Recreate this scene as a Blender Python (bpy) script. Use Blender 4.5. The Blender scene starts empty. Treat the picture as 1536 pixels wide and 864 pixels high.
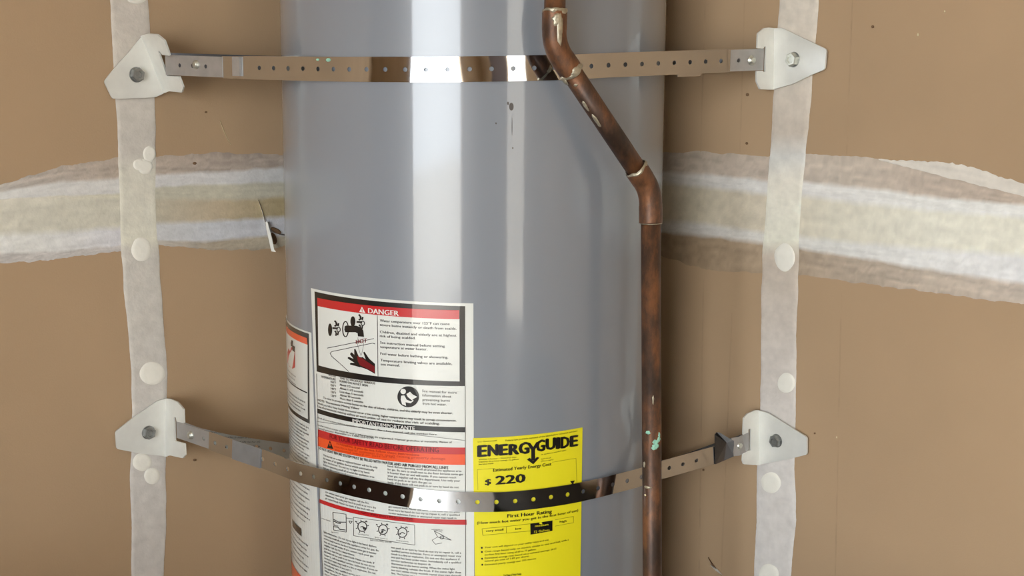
import bpy, bmesh, math, random
from mathutils import Vector, Matrix, noise
random.seed(7)
S = bpy.context.scene
C = S.collection
PI = math.pi

# ------------------------------------------------------------------ camera
F = 1927.6; PITCH = 0.15299; ROLL = 0.00484; CAMZ = 1.2
cp, sp, cr, sr = math.cos(PITCH), math.sin(PITCH), math.cos(ROLL), math.sin(ROLL)
UPV = Vector((0, sp, cp)); FW = Vector((0, cp, -sp)); XV = Vector((1, 0, 0))
RT = XV * cr + UPV * sr; UP = UPV * cr - XV * sr
CAM = Vector((0, 0, CAMZ))
cam = bpy.data.objects.new('camera', bpy.data.cameras.new('camera'))
C.objects.link(cam)
cam.matrix_world = Matrix((( RT.x, UP.x, -FW.x, CAM.x), (RT.y, UP.y, -FW.y, CAM.y), (RT.z, UP.z, -FW.z, CAM.z), (0, 0, 0, 1)))
cam.data.sensor_width = 36; cam.data.lens = 36 * F / 1536; cam.data.clip_start = 0.02
S.camera = cam

# ------------------------------------------------------------------ room frame (a right-angled garage corner)
PHI = math.radians(38.35); R = 0.24
TC = Vector((1.6468 * math.sin(-0.0300), 1.6468 * math.cos(-0.0300), 0))   # tank axis
NL = Vector((math.sin(PHI), -math.cos(PHI), 0)); NR = Vector((-math.cos(PHI), -math.sin(PHI), 0))
CORNER = TC - NL * (R + .02) - NR * (R + .02)
EL = NR.copy(); ER = NL.copy()      # along the left wall / along the right wall, away from the corner
W, L, H = 3.6, 5.5, 2.6             # room: W along the left wall, L along the right wall

# ------------------------------------------------------------------ world, sun, exposure
w = bpy.data.worlds.new('world'); S.world = w; w.use_nodes = True
nt = w.node_tree; nt.nodes.clear()
bg = nt.nodes.new('ShaderNodeBackground'); wo = nt.nodes.new('ShaderNodeOutputWorld')
bg.inputs[0].default_value = (.9, .955, 1, 1); bg.inputs[1].default_value = 5.6
nt.links.new(bg.outputs[0], wo.inputs[0])
sun = bpy.data.objects.new('sun', bpy.data.lights.new('sun', 'SUN')); C.objects.link(sun)
sun.data.energy = 9; sun.data.angle = math.radians(1); sun.data.color = (1, .95, .86)
sdir = (EL * 0.55 + ER * 0.2 + Vector((0, 0, -1))).normalized()      # comes from behind the house
sun.rotation_euler = sdir.to_track_quat('-Z', 'Y').to_euler()
S.view_settings.view_transform = 'Standard'; S.view_settings.look = 'None'
S.view_settings.gamma = 1; S.view_settings.use_curve_mapping = False
S.view_settings.exposure = 0.87

def portal(center, size_x, size_z, facing):
    l = bpy.data.lights.new('daylight_portal', 'AREA'); l.shape = 'RECTANGLE'; l.size = size_x; l.size_y = size_z
    l.cycles.is_portal = True
    o = bpy.data.objects.new('daylight_portal', l); C.objects.link(o)
    o.location = center; o.rotation_euler = facing.to_track_quat('-Z', 'Y').to_euler()

# ------------------------------------------------------------------ helpers
def lin(c):
    r = []
    for v in c[:3]:
        v /= 255
        r.append(v / 12.92 if v <= .04045 else ((v + .055) / 1.055) ** 2.4)
    return (r[0], r[1], r[2], 1)

def mat(name, col, rough=.6, metal=0, spec=.5, coat=0, coat_r=.1, noise_s=0, noise_amt=.1, bump=0, bump_s=200, attr=None, stretch=(1, 1, 1), aniso=0):
    m = bpy.data.materials.new(name); m.use_nodes = True
    n = m.node_tree; b = n.nodes['Principled BSDF']
    b.inputs['Roughness'].default_value = rough; b.inputs['Metallic'].default_value = metal
    b.inputs['Specular IOR Level'].default_value = spec
    b.inputs['Coat Weight'].default_value = coat; b.inputs['Coat Roughness'].default_value = coat_r
    b.inputs['Base Color'].default_value = lin(col) if col else (1, 1, 1, 1)
    tc = n.nodes.new('ShaderNodeTexCoord'); mp = n.nodes.new('ShaderNodeMapping'); mp.inputs['Scale'].default_value = stretch
    n.links.new(tc.outputs['Object'], mp.inputs[0])
    src = None
    if attr:
        a = n.nodes.new('ShaderNodeAttribute'); a.attribute_name = attr; src = a.outputs['Color']
    if noise_s:
        t = n.nodes.new('ShaderNodeTexNoise'); t.inputs['Scale'].default_value = noise_s; t.inputs['Detail'].default_value = 5
        n.links.new(mp.outputs[0], t.inputs['Vector'])
        mr = n.nodes.new('ShaderNodeMapRange'); mr.inputs[1].default_value = .25; mr.inputs[2].default_value = .75
        mr.inputs[3].default_value = 1 - noise_amt; mr.inputs[4].default_value = 1 + noise_amt
        n.links.new(t.outputs['Fac'], mr.inputs[0])
        vm = n.nodes.new('ShaderNodeVectorMath'); vm.operation = 'SCALE'
        if src: n.links.new(src, vm.inputs[0])
        else: vm.inputs[0].default_value = lin(col)[:3]
        n.links.new(mr.outputs[0], vm.inputs['Scale']); src = vm.outputs[0]
    if src: n.links.new(src, b.inputs['Base Color'])
    if bump:
        t2 = n.nodes.new('ShaderNodeTexNoise'); t2.inputs['Scale'].default_value = bump_s; t2.inputs['Detail'].default_value = 4
        n.links.new(mp.outputs[0], t2.inputs['Vector'])
        bp = n.nodes.new('ShaderNodeBump'); bp.inputs['Strength'].default_value = bump; bp.inputs['Distance'].default_value = .001
        n.links.new(t2.outputs['Fac'], bp.inputs['Height']); n.links.new(bp.outputs[0], b.inputs['Normal'])
    return m

def empty(name, loc, label=None, cat=None, group=None):
    o = bpy.data.objects.new(name, None); C.objects.link(o); o.location = loc; o.empty_display_size = .05
    if label: o['label'] = label
    if cat: o['category'] = cat
    if group: o['group'] = group
    return o

def link(name, me, m, parent=None, smooth=False, label=None):
    me.materials.append(m)
    o = bpy.data.objects.new(name, me); C.objects.link(o)
    if smooth:
        for p in me.polygons: p.use_smooth = True
    if parent:
        o.parent = parent
        o.matrix_parent_inverse = Matrix.Translation(-parent_world(parent))
    if label: o['label'] = label
    return o

def parent_world(p):
    v = Vector(p.location)
    while p.parent:            # parts keep identity world transforms; only the root empty is moved
        return Vector((0, 0, 0))
    return v

def mesh(name, v, f, m, parent=None, smooth=False, label=None):
    me = bpy.data.meshes.new(name); me.from_pydata([tuple(x) for x in v], [], f); me.update()
    return link(name, me, m, parent, smooth, label)

def bmobj(name, bm, m, parent=None, smooth=False, label=None):
    bmesh.ops.recalc_face_normals(bm, faces=bm.faces)
    me = bpy.data.meshes.new(name); bm.to_mesh(me); bm.free()
    return link(name, me, m, parent, smooth, label)

def box(bm, o, a, b, c):
    """box from corner o along vectors a,b,c"""
    vs = [bm.verts.new(o + a * i + b * j + c * k) for k in (0, 1) for j in (0, 1) for i in (0, 1)]
    for q in ((0, 1, 3, 2), (4, 6, 7, 5), (0, 4, 5, 1), (2, 3, 7, 6), (0, 2, 6, 4), (1, 5, 7, 3)):
        bm.faces.new([vs[i] for i in q])

def ray(px, py):
    return (FW + RT * ((px - 768) / F) + UP * (-(py - 432) / F))

def on_plane(px, py, p0, n):
    d = ray(px, py); t = (p0 - CAM).dot(n) / d.dot(n)
    return CAM + d * t

def on_wall(px, py, side, off=0.0):
    n = NL if side < 0 else NR
    return on_plane(px, py, CORNER + n * off, n)

def on_tank(px, py, rad=R):
    """angle round the tank (0 faces -Y) and height"""
    d = ray(px, py); a = d.x ** 2 + d.y ** 2; b = -(d.x * TC.x + d.y * TC.y); c = TC.x ** 2 + TC.y ** 2 - rad * rad
    t = (-b - math.sqrt(max(b * b - a * c, 0))) / a
    p = CAM + d * t
    return math.atan2(p.x - TC.x, -(p.y - TC.y)), p.z

def tp(th, z, r):
    return Vector((TC.x + r * math.sin(th), TC.y - r * math.cos(th), z))

Z = Vector((0, 0, 1))
# ------------------------------------------------------------------ materials
M = {}
M['paper'] = mat('drywall_paper', (179, 152, 121), .85, noise_s=3.5, noise_amt=.07, bump=.15, bump_s=500, spec=.25)
M['ceil'] = mat('ceiling_paint', (215, 212, 205), .9, noise_s=4, noise_amt=.03)
M['concrete'] = mat('floor_concrete', (150, 142, 132), .7, noise_s=6, noise_amt=.15, bump=.3, bump_s=60)
M['drive'] = mat('driveway_concrete', (190, 184, 174), .85, noise_s=3, noise_amt=.08, bump=.2, bump_s=40)
M['mud'] = mat('joint_compound', None, .8, attr='tone', noise_s=90, noise_amt=.075, bump=.5, bump_s=260, spec=.25)
M['spot'] = mat('compound_dab', (240, 237, 226), .75, noise_s=80, noise_amt=.04, bump=.4, bump_s=150)
M['jacket'] = mat('grey_enamel', (133, 139, 148), .32, coat=1, coat_r=.07, noise_s=2.5, noise_amt=.03, bump=.02, bump_s=600)
M['galv'] = mat('galvanised_steel', (226, 226, 220), .42, .25, noise_s=60, noise_amt=.05)
M['mirror'] = mat('bright_strap_steel', (205, 208, 212), .055, 1, noise_s=12, noise_amt=.05)
M['zinc'] = mat('zinc_end_piece', (172, 170, 168), .42, .55, noise_s=70, noise_amt=.1)
M['dark_zinc'] = mat('dark_bent_zinc', (105, 105, 108), .35, 1, noise_s=70, noise_amt=.15)
M['foil'] = mat('foil_tape', (165, 172, 180), .3, .7, noise_s=50, noise_amt=.1, bump=1, bump_s=120)
M['bolt'] = mat('bolt_steel', (150, 152, 150), .35, .8, noise_s=200, noise_amt=.2)
M['bolt_bright'] = mat('bright_bolt_steel', (205, 207, 198), .3, .8, noise_s=200, noise_amt=.1)
M['white'] = mat('label_paper', (226, 229, 224), .4, coat=.9, coat_r=.08, spec=.5)
M['yellow'] = mat('yellow_label', (236, 226, 34), .4, coat=.35, coat_r=.15)
M['black'] = mat('black_ink', (12, 9, 9), .4, coat=.9, coat_r=.08)
M['ink'] = mat('grey_ink', (62, 60, 60), .4, coat=.9, coat_r=.08)
M['olive'] = mat('faded_ink_on_yellow', (118, 112, 22), .4, coat=.4, coat_r=.12)
M['red'] = mat('red_ink', (196, 32, 36), .4, coat=.9, coat_r=.08)
M['darkred'] = mat('dark_red_ink', (118, 14, 22), .4, coat=.9, coat_r=.08)
M['orange'] = mat('orange_ink', (238, 84, 28), .4, coat=.9, coat_r=.08)
M['dorange'] = mat('dark_orange_ink', (188, 52, 16), .4, coat=.9, coat_r=.08)
M['whiteink'] = mat('white_ink', (232, 232, 228), .4, coat=.9, coat_r=.08)
M['solder'] = mat('solder', (176, 168, 148), .35, .6, noise_s=150, noise_amt=.25, bump=.5, bump_s=300)
M['teal'] = mat('verdigris', (150, 205, 182), .7, noise_s=300, noise_amt=.2, bump=.6, bump_s=500)
M['plastic'] = mat('black_plastic', (5, 5, 6), .6, spec=.2, bump=.1, bump_s=80)
M['dark_brown'] = mat('dark_brown_paint', (80, 55, 42), .5, noise_s=5, noise_amt=.1)
M['flap'] = mat('torn_paper', (228, 226, 218), .8)
M['crease'] = mat('creased_paper', (173, 146, 115), .9, noise_s=40, noise_amt=.1)
M['speck'] = mat('dark_scuff', (92, 88, 86), .7)
M['scuffb'] = mat('brown_scuff', (120, 92, 66), .8)
M['gouge'] = mat('pale_scratch', (214, 198, 160), .8)

def copper():
    m = bpy.data.materials.new('tarnished_copper'); m.use_nodes = True; n = m.node_tree; b = n.nodes['Principled BSDF']
    tc = n.nodes.new('ShaderNodeTexCoord'); t = n.nodes.new('ShaderNodeTexNoise'); t.inputs['Scale'].default_value = 34; t.inputs['Detail'].default_value = 9; t.inputs['Roughness'].default_value = .68
    mp = n.nodes.new('ShaderNodeMapping'); mp.inputs['Scale'].default_value = (1, 1, .45)
    n.links.new(tc.outputs['Object'], mp.inputs[0]); n.links.new(mp.outputs[0], t.inputs['Vector'])
    r = n.nodes.new('ShaderNodeValToRGB'); e = r.color_ramp.elements
    e[0].position = .38; e[0].color = lin((64, 50, 42)); e[1].position = .64; e[1].color = lin((136, 92, 62))
    x = e.new(.5); x.color = lin((90, 66, 52))
    n.links.new(t.outputs['Fac'], r.inputs[0]); n.links.new(r.outputs[0], b.inputs['Base Color'])
    b.inputs['Metallic'].default_value = .45; b.inputs['Roughness'].default_value = .46
    t2 = n.nodes.new('ShaderNodeTexNoise'); t2.inputs['Scale'].default_value = 250; n.links.new(tc.outputs['Object'], t2.inputs['Vector'])
    bp = n.nodes.new('ShaderNodeBump'); bp.inputs['Strength'].default_value = .2; bp.inputs['Distance'].default_value = .001
    n.links.new(t2.outputs['Fac'], bp.inputs['Height']); n.links.new(bp.outputs[0], b.inputs['Normal'])
    return m
M['copper'] = copper()

# ------------------------------------------------------------------ setting
def struct(o): o['kind'] = 'structure'; return o
T = .12
def slab(name, o, a, b, c, m, holes=None):
    bm = bmesh.new(); box(bm, o, a, b, c); return struct(bmobj(name, bm, m))
wall_left = slab('wall_left', CORNER - NL * T - EL * T, EL * (W + T), NL * T, Z * H, M['paper'])
wall_right = slab('wall_right', CORNER - NR * T, ER * (L + T), NR * T, Z * H, M['paper'])
slab('floor', CORNER - EL * T - ER * T - Z * .1, EL * (W + 2 * T), ER * (L + 2 * T), Z * .1, M['concrete'])
slab('ceiling', CORNER - EL * T - ER * T + Z * H, EL * (W + 2 * T), ER * (L + 2 * T), Z * .1, M['ceil'])
def wall_with_door(name, origin, along, out, length, a, b, h):
    bm = bmesh.new()
    box(bm, origin, along * a, out * T, Z * H); box(bm, origin + along * b, along * (length - b), out * T, Z * H)
    box(bm, origin + along * a + Z * h, along * (b - a), out * T, Z * (H - h))
    return struct(bmobj(name, bm, M['paper']))
A0, A1, DH = 1.45, 3.85, 2.25
wall_with_door('wall_front', CORNER + EL * W, ER, EL, L, A0, A1, DH)
B0, B1 = 1.06, 2.02
wall_with_door('wall_back', CORNER + ER * L, EL, ER, W, B0, B1, 2.05)
portal(CORNER + EL * (W + .02) + ER * (A0 + A1) / 2 + Z * DH / 2, A1 - A0, DH, -EL)
portal(CORNER + ER * (L + .02) + EL * (B0 + B1) / 2 + Z * 1.02, B1 - B0, 2.05, -ER)
# unseen dark panel added by the back doorway for dark strap reflections, and the driveway outside
bm = bmesh.new(); box(bm, CORNER + ER * (L - .05) + EL * (B1 + .03) + Z * .02, EL * .9, -ER * .04, Z * 2.0)
struct(bmobj('added_dark_panel', bm, M['dark_brown']))
bm = bmesh.new(); box(bm, CORNER + EL * (W + T) - ER * 6 - Z * .16, EL * 14, ER * 22, Z * .1)
box(bm, CORNER + ER * (L + T) - EL * 6 - Z * .16, EL * (W + T + 6), ER * 10, Z * .1)
struct(bmobj('driveway', bm, M['drive']))

# added pale wall outside the back doorway, dims the doorway's highlight on the tank
slab('added_outside_wall', CORNER + ER * (L + 2.2) - EL * .6 - Z * .06, EL * 5, ER * .15, Z * 2.9, M['ceil'])

# ------------------------------------------------------------------ joint compound on the drywall
AC = .96
def jit(x, y, s=.06, k=1.0):
    return noise.noise(Vector((x * s, y * s, 3.3))) * k

def interp(keys, x, clamp=False):
    if clamp: x = max(keys[0][0], min(keys[-1][0], x))
    if x <= keys[0][0]: i = 0
    elif x >= keys[-1][0]: i = len(keys) - 2
    else:
        i = 0
        while keys[i + 1][0] < x: i += 1
    x0, a = keys[i]; x1, b = keys[i + 1]; t = (x - x0) / (x1 - x0)
    return [(p + (q - p) * t) for p, q in zip(a, b)]

def mud_grid(name, side, rows, parent, h=.0008, label=None):
    """rows: list of lists of (px,py,color,hfac)"""
    n = NL if side < 0 else NR
    v = []; cols = []
    nr, nc = len(rows), len(rows[0])
    for r in rows:
        for (x, y, c, k) in r:
            v.append(on_wall(x, y, side, .0002 + h * k)); cols.append(c)
    f = []
    for i in range(nr - 1):
        for j in range(nc - 1):
            q = (i * nc + j, (i + 1) * nc + j, (i + 1) * nc + j + 1, i * nc + j + 1)
            a, b, d = v[q[0]], v[q[1]], v[q[3]]
            if (b - a).cross(d - a).dot(n) < 0: q = q[::-1]
            f.append(q)
    o = mesh(name, v, f, M['mud'], parent, True, label)
    ca = o.data.color_attributes.new('tone', 'FLOAT_COLOR', 'POINT')
    for i, c in enumerate(cols): ca.data[i].color = (c[0], c[1], c[2], 1)
    return o

def joint(side, ykeys, ckeys, x0, x1, step, parent, smear):
    rows = []
    x = x0
    while x <= x1:
        ys = interp(ykeys, x)
        segs = []
        flat = interp([(k, [c for col in cl for c in lin(col)[:3]]) for k, cl in ckeys], x, True)
        for i in range(len(flat) // 3): segs.append(flat[i * 3:i * 3 + 3])
        ns = len(segs); r = []
        for i in range(ns):
            ya, yb = ys[i], ys[i + 1]
            for t in (.12, .24, .36, .5, .64, .76, .88):
                if i == 0 and t == .12: t = 0
                if i == ns - 1 and t == .88: t = 1
                y = ya + (yb - ya) * t
                edge = (i == 0 and t == 0) or (i == ns - 1 and t == 1)
                y += jit(x, i * 37 + (50 if edge else 0), .05, 3.2 if edge else 2.4) + (jit(x, i * 11, .35, 1.3) if edge else jit(x, i * 7, .2, .9))
                c = segs[i]
                sm = smear * (1.7 if i in (0, ns - 1) else .8); yy = y - (ys[0] + ys[-1]) / 2
                s = 1 + sm * noise.noise(Vector((x * .010, yy * .22, i * 5.1))) + sm * .9 * noise.noise(Vector((x * .06, yy * .8, 9)))
                if edge: s *= .97
                c = [min(.87, q * s) for q in c]
                r.append((x, y, c, 0 if edge else min(1, .35 + .65 * math.sin(PI * (i + t) / ns))))
        rows.append(r); x += step
    return mud_grid('joint_compound_band', side, rows, parent)

pk = (172, 156, 142); wh = (228, 228, 224); cr_ = (208, 203, 184); yl = (222, 218, 204)
LY = [(-520, [310, 335, 345, 347, 396, 428, 446]), (-60, [292, 300, 308, 309, 360, 388, 402]), (0, [277, 288, 300, 302, 353, 381, 396]), (88, [250, 273, 295, 298, 349, 378, 388]), (176, [237, 268, 292, 295, 343, 370, 377]),
      (234, [234, 262, 281, 297, 335, 362, 366]), (310, [230, 259, 277, 299, 332, 364, 375]), (380, [230, 254, 275, 299, 328, 356, 375]), (440, [233, 250, 273, 292, 323, 354, 368]), (760, [215, 234, 254, 272, 304, 334, 348])]
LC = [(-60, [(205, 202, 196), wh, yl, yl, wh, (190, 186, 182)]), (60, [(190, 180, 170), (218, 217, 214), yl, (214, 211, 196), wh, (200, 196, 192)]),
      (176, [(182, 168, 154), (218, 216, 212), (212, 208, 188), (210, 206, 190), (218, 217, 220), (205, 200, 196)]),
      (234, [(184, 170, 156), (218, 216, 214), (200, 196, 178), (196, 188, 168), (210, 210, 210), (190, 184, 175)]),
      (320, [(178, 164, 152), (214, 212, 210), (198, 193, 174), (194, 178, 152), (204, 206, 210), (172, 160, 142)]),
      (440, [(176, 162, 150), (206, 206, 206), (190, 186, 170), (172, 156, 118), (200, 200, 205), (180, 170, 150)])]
joint(-1, LY, LC, -520, 756, 4, wall_left, .14)
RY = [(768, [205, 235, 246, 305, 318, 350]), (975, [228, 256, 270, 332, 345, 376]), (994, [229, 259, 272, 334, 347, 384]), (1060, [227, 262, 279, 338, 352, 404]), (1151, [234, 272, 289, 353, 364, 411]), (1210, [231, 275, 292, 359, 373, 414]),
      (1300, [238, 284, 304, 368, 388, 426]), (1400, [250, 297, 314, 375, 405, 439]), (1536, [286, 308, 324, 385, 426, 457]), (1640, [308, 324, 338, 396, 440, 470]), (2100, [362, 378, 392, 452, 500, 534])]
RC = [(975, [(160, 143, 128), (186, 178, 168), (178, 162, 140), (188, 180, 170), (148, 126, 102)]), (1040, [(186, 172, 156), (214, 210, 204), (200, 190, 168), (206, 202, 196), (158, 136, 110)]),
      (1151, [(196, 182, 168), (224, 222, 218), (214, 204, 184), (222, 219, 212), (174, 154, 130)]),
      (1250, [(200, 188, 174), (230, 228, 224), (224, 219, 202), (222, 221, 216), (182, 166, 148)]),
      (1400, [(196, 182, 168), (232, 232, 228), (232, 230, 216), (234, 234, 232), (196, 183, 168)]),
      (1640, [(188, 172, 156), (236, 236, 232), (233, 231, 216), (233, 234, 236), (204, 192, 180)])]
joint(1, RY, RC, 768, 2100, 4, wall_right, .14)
# the extra pass of compound above the right joint
rows = []
for i in range(110):
    x = 1318 + i * 4.6
    top = interp([(1318, [239]), (1420, [243.5]), (1460, [250]), (1490, [262]), (1536, [275]), (1640, [296]), (1824, [345])], x)[0] + jit(x, 5, .2, 2.5)
    bot = interp([(1318, [240]), (1400, [261]), (1480, [281]), (1536, [294]), (1640, [312]), (1824, [346])], x)[0] + jit(x, 9, .1, 1.5)
    rows.append([(x, top + (bot - top) * t, [q * (1 + .1 * noise.noise(Vector((x * .03, t * 4, 1)))) for q in lin((222, 216, 206))[:3]], 1.5 if 0 < t < 1 else 1.1) for t in (0, .2, .4, .6, .8, 1)])
mud_grid('compound_smear', 1, rows, wall_right)

def strip(side, xk, ck, parent):
    rows = []; y = -460
    while y <= 1500:
        a, b = interp(xk, y); c = interp([(k, lin(v)[:3]) for k, v in ck], y, True)
        r = []
        for t in (0, .04, .12, .25, .4, .55, .7, .85, .94, 1):
            e = t in (0, 1)
            x = a + (b - a) * t + (jit(y, t * 40, .03, 1.4) + jit(y, 70 + t * 40, .3, .35) if e else 0)
            s = 1 + .09 * noise.noise(Vector((t * 3, y * .05, 2))) + .05 * noise.noise(Vector((t * 9, y * .3, 2)))
            if e or t in (.04, .94): s *= 1.04
            r.append((x, y, [min(.86, q * s) for q in c], .5 if e else 1.5))
        rows.append(r); y += 4
    return mud_grid('compound_strip', side, rows, parent)
strip(-1, [(-40, [163, 220]), (0, [165, 222]), (50, [168, 225]), (180, [175.5, 233]), (350, [180, 236]), (375, [182, 238]), (430, [185, 241]), (500, [193, 247]), (560, [196.5, 251]), (650, [198, 250]), (720, [195, 248.5]), (800, [197, 249]), (900, [197, 244])],
      [(0, (208, 200, 190)), (230, (206, 200, 191)), (262, (220, 216, 202)), (360, (225, 222, 206)), (380, (208, 203, 194)), (600, (208, 203, 196)), (900, (208, 203, 198))], wall_left)
strip(1, [(-40, [1172, 1231]), (0, [1169.5, 1228.5]), (120, [1162, 1219]), (230, [1155, 1209]), (270, [1151, 1206]), (370, [1144, 1199]), (430, [1142, 1197]), (500, [1142, 1195]), (600, [1140, 1194]), (700, [1136, 1192]), (780, [1134, 1194]), (864, [1131, 1187]), (900, [1130, 1184])],
      [(0, (220, 211, 198)), (200, (206, 195, 182)), (235, (218, 217, 212)), (270, (234, 229, 216)), (360, (234, 232, 216)), (385, (200, 187, 172)), (520, (210, 201, 192)), (700, (216, 211, 206)), (900, (218, 213, 208))], wall_right)

def blob(side, cx, cy, rx, ry, parent, rot=0, name='compound_dab', m='spot', h=.0022):
    v = [on_wall(cx, cy, side, h)]; N = 26; rings = [(.6, h * .97), (.9, h * .9), (1, .0008)]
    for (k, hh) in rings:
        for i in range(N):
            a = 2 * PI * i / N; kk = k * (1 + .07 * noise.noise(Vector((math.cos(a) * 1.3 + cx, math.sin(a) * 1.3 + cy, 0))))
            x, y = rx * kk * math.cos(a), ry * kk * math.sin(a)
            v.append(on_wall(cx + x * math.cos(rot) - y * math.sin(rot), cy + x * math.sin(rot) + y * math.cos(rot), side, hh))
    f = [(0, 1 + i, 1 + (i + 1) % N) for i in range(N)]
    for r in range(2):
        for i in range(N):
            a, b = 1 + r * N + i, 1 + r * N + (i + 1) % N
            f.append((a, a + N, b + N, b))
    bm = bmesh.new(); me = bpy.data.meshes.new('t'); me.from_pydata(v, [], f); bm.from_mesh(me)
    return bmobj(name, bm, M[m], parent, True)
for a in ((224, 231, 10, 13), (209, 247, 10, 9), (218, 250, 12, 12), (212, 374, 16, 19), (228.5, 560, 20, 18), (213, 693, 15, 14), (228, 714, 12.5, 13), (205, -2, 15, 8)): blob(-1, *a, wall_left)
for a in ((1177, 386, 16, 22), (1179.5, 574.5, 14, 16), (1156.5, 724, 16, 16.5), (1153, 861, 16, 16)): blob(1, *a, wall_right)

# scuffs, scratches and the torn paper by the tank
def sliver(side, pts, wd, m, parent, name, h=.0012):
    v = []; f = []; n = len(pts)
    for i, (x, y) in enumerate(pts):
        a = pts[max(0, i - 1)]; b = pts[min(n - 1, i + 1)]; dx, dy = b[0] - a[0], b[1] - a[1]; l = math.hypot(dx, dy)
        k = wd * (.35 if i in (0, n - 1) else 1) / 2
        v += [on_wall(x - dy / l * k, y + dx / l * k, side, .0004), on_wall(x, y, side, h), on_wall(x + dy / l * k, y - dx / l * k, side, .0004)]
    for i in range(n - 1):
        a = i * 3; f += [(a, a + 1, a + 4, a + 3), (a + 1, a + 2, a + 5, a + 4)]
    bm = bmesh.new(); me = bpy.data.meshes.new('t'); me.from_pydata(v, [], f); bm.from_mesh(me)
    return bmobj(name, bm, M[m], parent)
sliver(-1, [(330, 181), (335, 195), (341, 208), (346, 217)], 1.3, 'gouge', wall_left, 'scratch')
sliver(-1, [(334, 190), (339, 205)], 1.0, 'gouge', wall_left, 'scratch')
sliver(-1, [(387, 300), (393, 316), (397, 332), (400, 345)], 1.2, 'flap', wall_left, 'scratch', .004)
sliver(1, [(1062, 836), (1068, 846), (1074, 853)], 2.2, 'scuffb', wall_right, 'scuff', .003)
sliver(1, [(1066, 848), (1075, 855), (1083, 862)], 3.4, 'flap', wall_right, 'scratch', .003)
for (x, y, r) in ((292, 245, 3), (309, 168, 2), (292, 690, 2.5)): blob(-1, x, y, r, r * .7, wall_left, 0, 'scuff', 'scuffb', .0022)
for (x, y, r) in ((1121, 142, 2.4), (1120, 215, 2), (1309, 40, 2.2), (1055, 705, 1.6), (1222, 650, 1.5)): blob(1, x, y, r, r, wall_right, 0, 'scuff', 'scuffb', .0022)
for (x, y, r) in ((1377, 52, 2.4), (1255, 656, 1.6), (1417, 17, 1.8)): blob(1, x, y, r * .7, r, wall_right, 0, 'scratch', 'gouge', .0022)
# flap of torn tape
n = NL
pts = [((398, 333), .003), ((401, 332), .006), ((408, 357), .012), ((411, 374), .016), ((414, 378), .018), ((407, 377), .014), ((402, 356), .006)]
v = [on_wall(p[0], p[1], -1, h) for p, h in pts] + [on_wall(p[0], p[1], -1, h + .0015) for p, h in pts]
N = 7
bm = bmesh.new(); me = bpy.data.meshes.new('t'); me.from_pydata(v, [], [tuple(range(N)), tuple(range(2 * N - 1, N - 1, -1))] + [(i, (i + 1) % N, N + (i + 1) % N, N + i) for i in range(N)]); bm.from_mesh(me)
bmobj('torn_paper_flap', bm, M['flap'], wall_left)
blob(-1, 414, 346, 9, 3.5, wall_left, .5, 'tear_gap', 'scuffb', .0035)
blob(-1, 410, 358, 5, 9, wall_left, -.3, 'tear_gap', 'scuffb', .003)
blob(-1, 425, 352, 7, 1.2, wall_left, .1, 'tear_edge', 'speck', .004)

# ------------------------------------------------------------------ water heater
heater = empty('water_heater', TC, 'tall grey cylindrical water heater strapped into the corner of the garage', 'water heater')
def lathe(name, prof, m, parent, N=256, smooth=True, c=TC):
    v = []; f = []
    for (r, z) in prof:
        for i in range(N):
            a = 2 * PI * i / N; v.append(Vector((c.x + r * math.sin(a), c.y - r * math.cos(a), z)))
    for k in range(len(prof) - 1):
        for i in range(N):
            j = (i + 1) % N; f.append((k * N + i, k * N + j, (k + 1) * N + j, (k + 1) * N + i))
    o = mesh(name, v, f, m, parent, smooth)
    return o
lathe('jacket', [(R, .06), (R, .4), (R, .9), (R, 1.44)], M['jacket'], heater)
lathe('lid', [(0, 1.475), (R * .9, 1.472), (R + .003, 1.46), (R + .003, 1.435)], M['jacket'], heater)
lathe('base_ring', [(R - .01, 0), (R - .01, .06), (R, .06)], M['plastic'], heater)
for s in (-1, 1):
    lathe('water_nipple', [(.012, 1.46), (.012, 1.56), (.009, 1.56), (0, 1.55)], M['zinc'], heater, 24, True, TC + Vector((.1 * s, 0, 0)))

RA = R
def wrap_mesh(name, verts_sz, faces, m, parent, off, label=None, smooth=True):
    v = [tp(th, z, RA + off) for th, z in verts_sz]
    me = bpy.data.meshes.new(name); me.from_pydata([tuple(x) for x in v], [], faces); me.update()
    bm = bmesh.new(); bm.from_mesh(me)
    for fc in bm.faces:
        fc.normal_update(); c = fc.calc_center_median()
        if fc.normal.dot(Vector((c.x - TC.x, c.y - TC.y, 0))) < 0: fc.normal_flip()
    bm.to_mesh(me); bm.free()
    return link(name, me, m, parent, smooth, label)

def quad_data(c4, nx=None):
    """four (th,z) corners TL TR BR BL -> grid"""
    tl, tr, br, bl = c4
    nx = nx or max(1, int(abs(tr[0] - tl[0]) / .025) + 1)
    v = []; f = []
    for i in range(nx + 1):
        t = i / nx
        v.append((tl[0] + (tr[0] - tl[0]) * t, tl[1] + (tr[1] - tl[1]) * t)); v.append((bl[0] + (br[0] - bl[0]) * t, bl[1] + (br[1] - bl[1]) * t))
    for i in range(nx): f.append((2 * i, 2 * i + 1, 2 * i + 3, 2 * i + 2))
    return v, f

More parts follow.
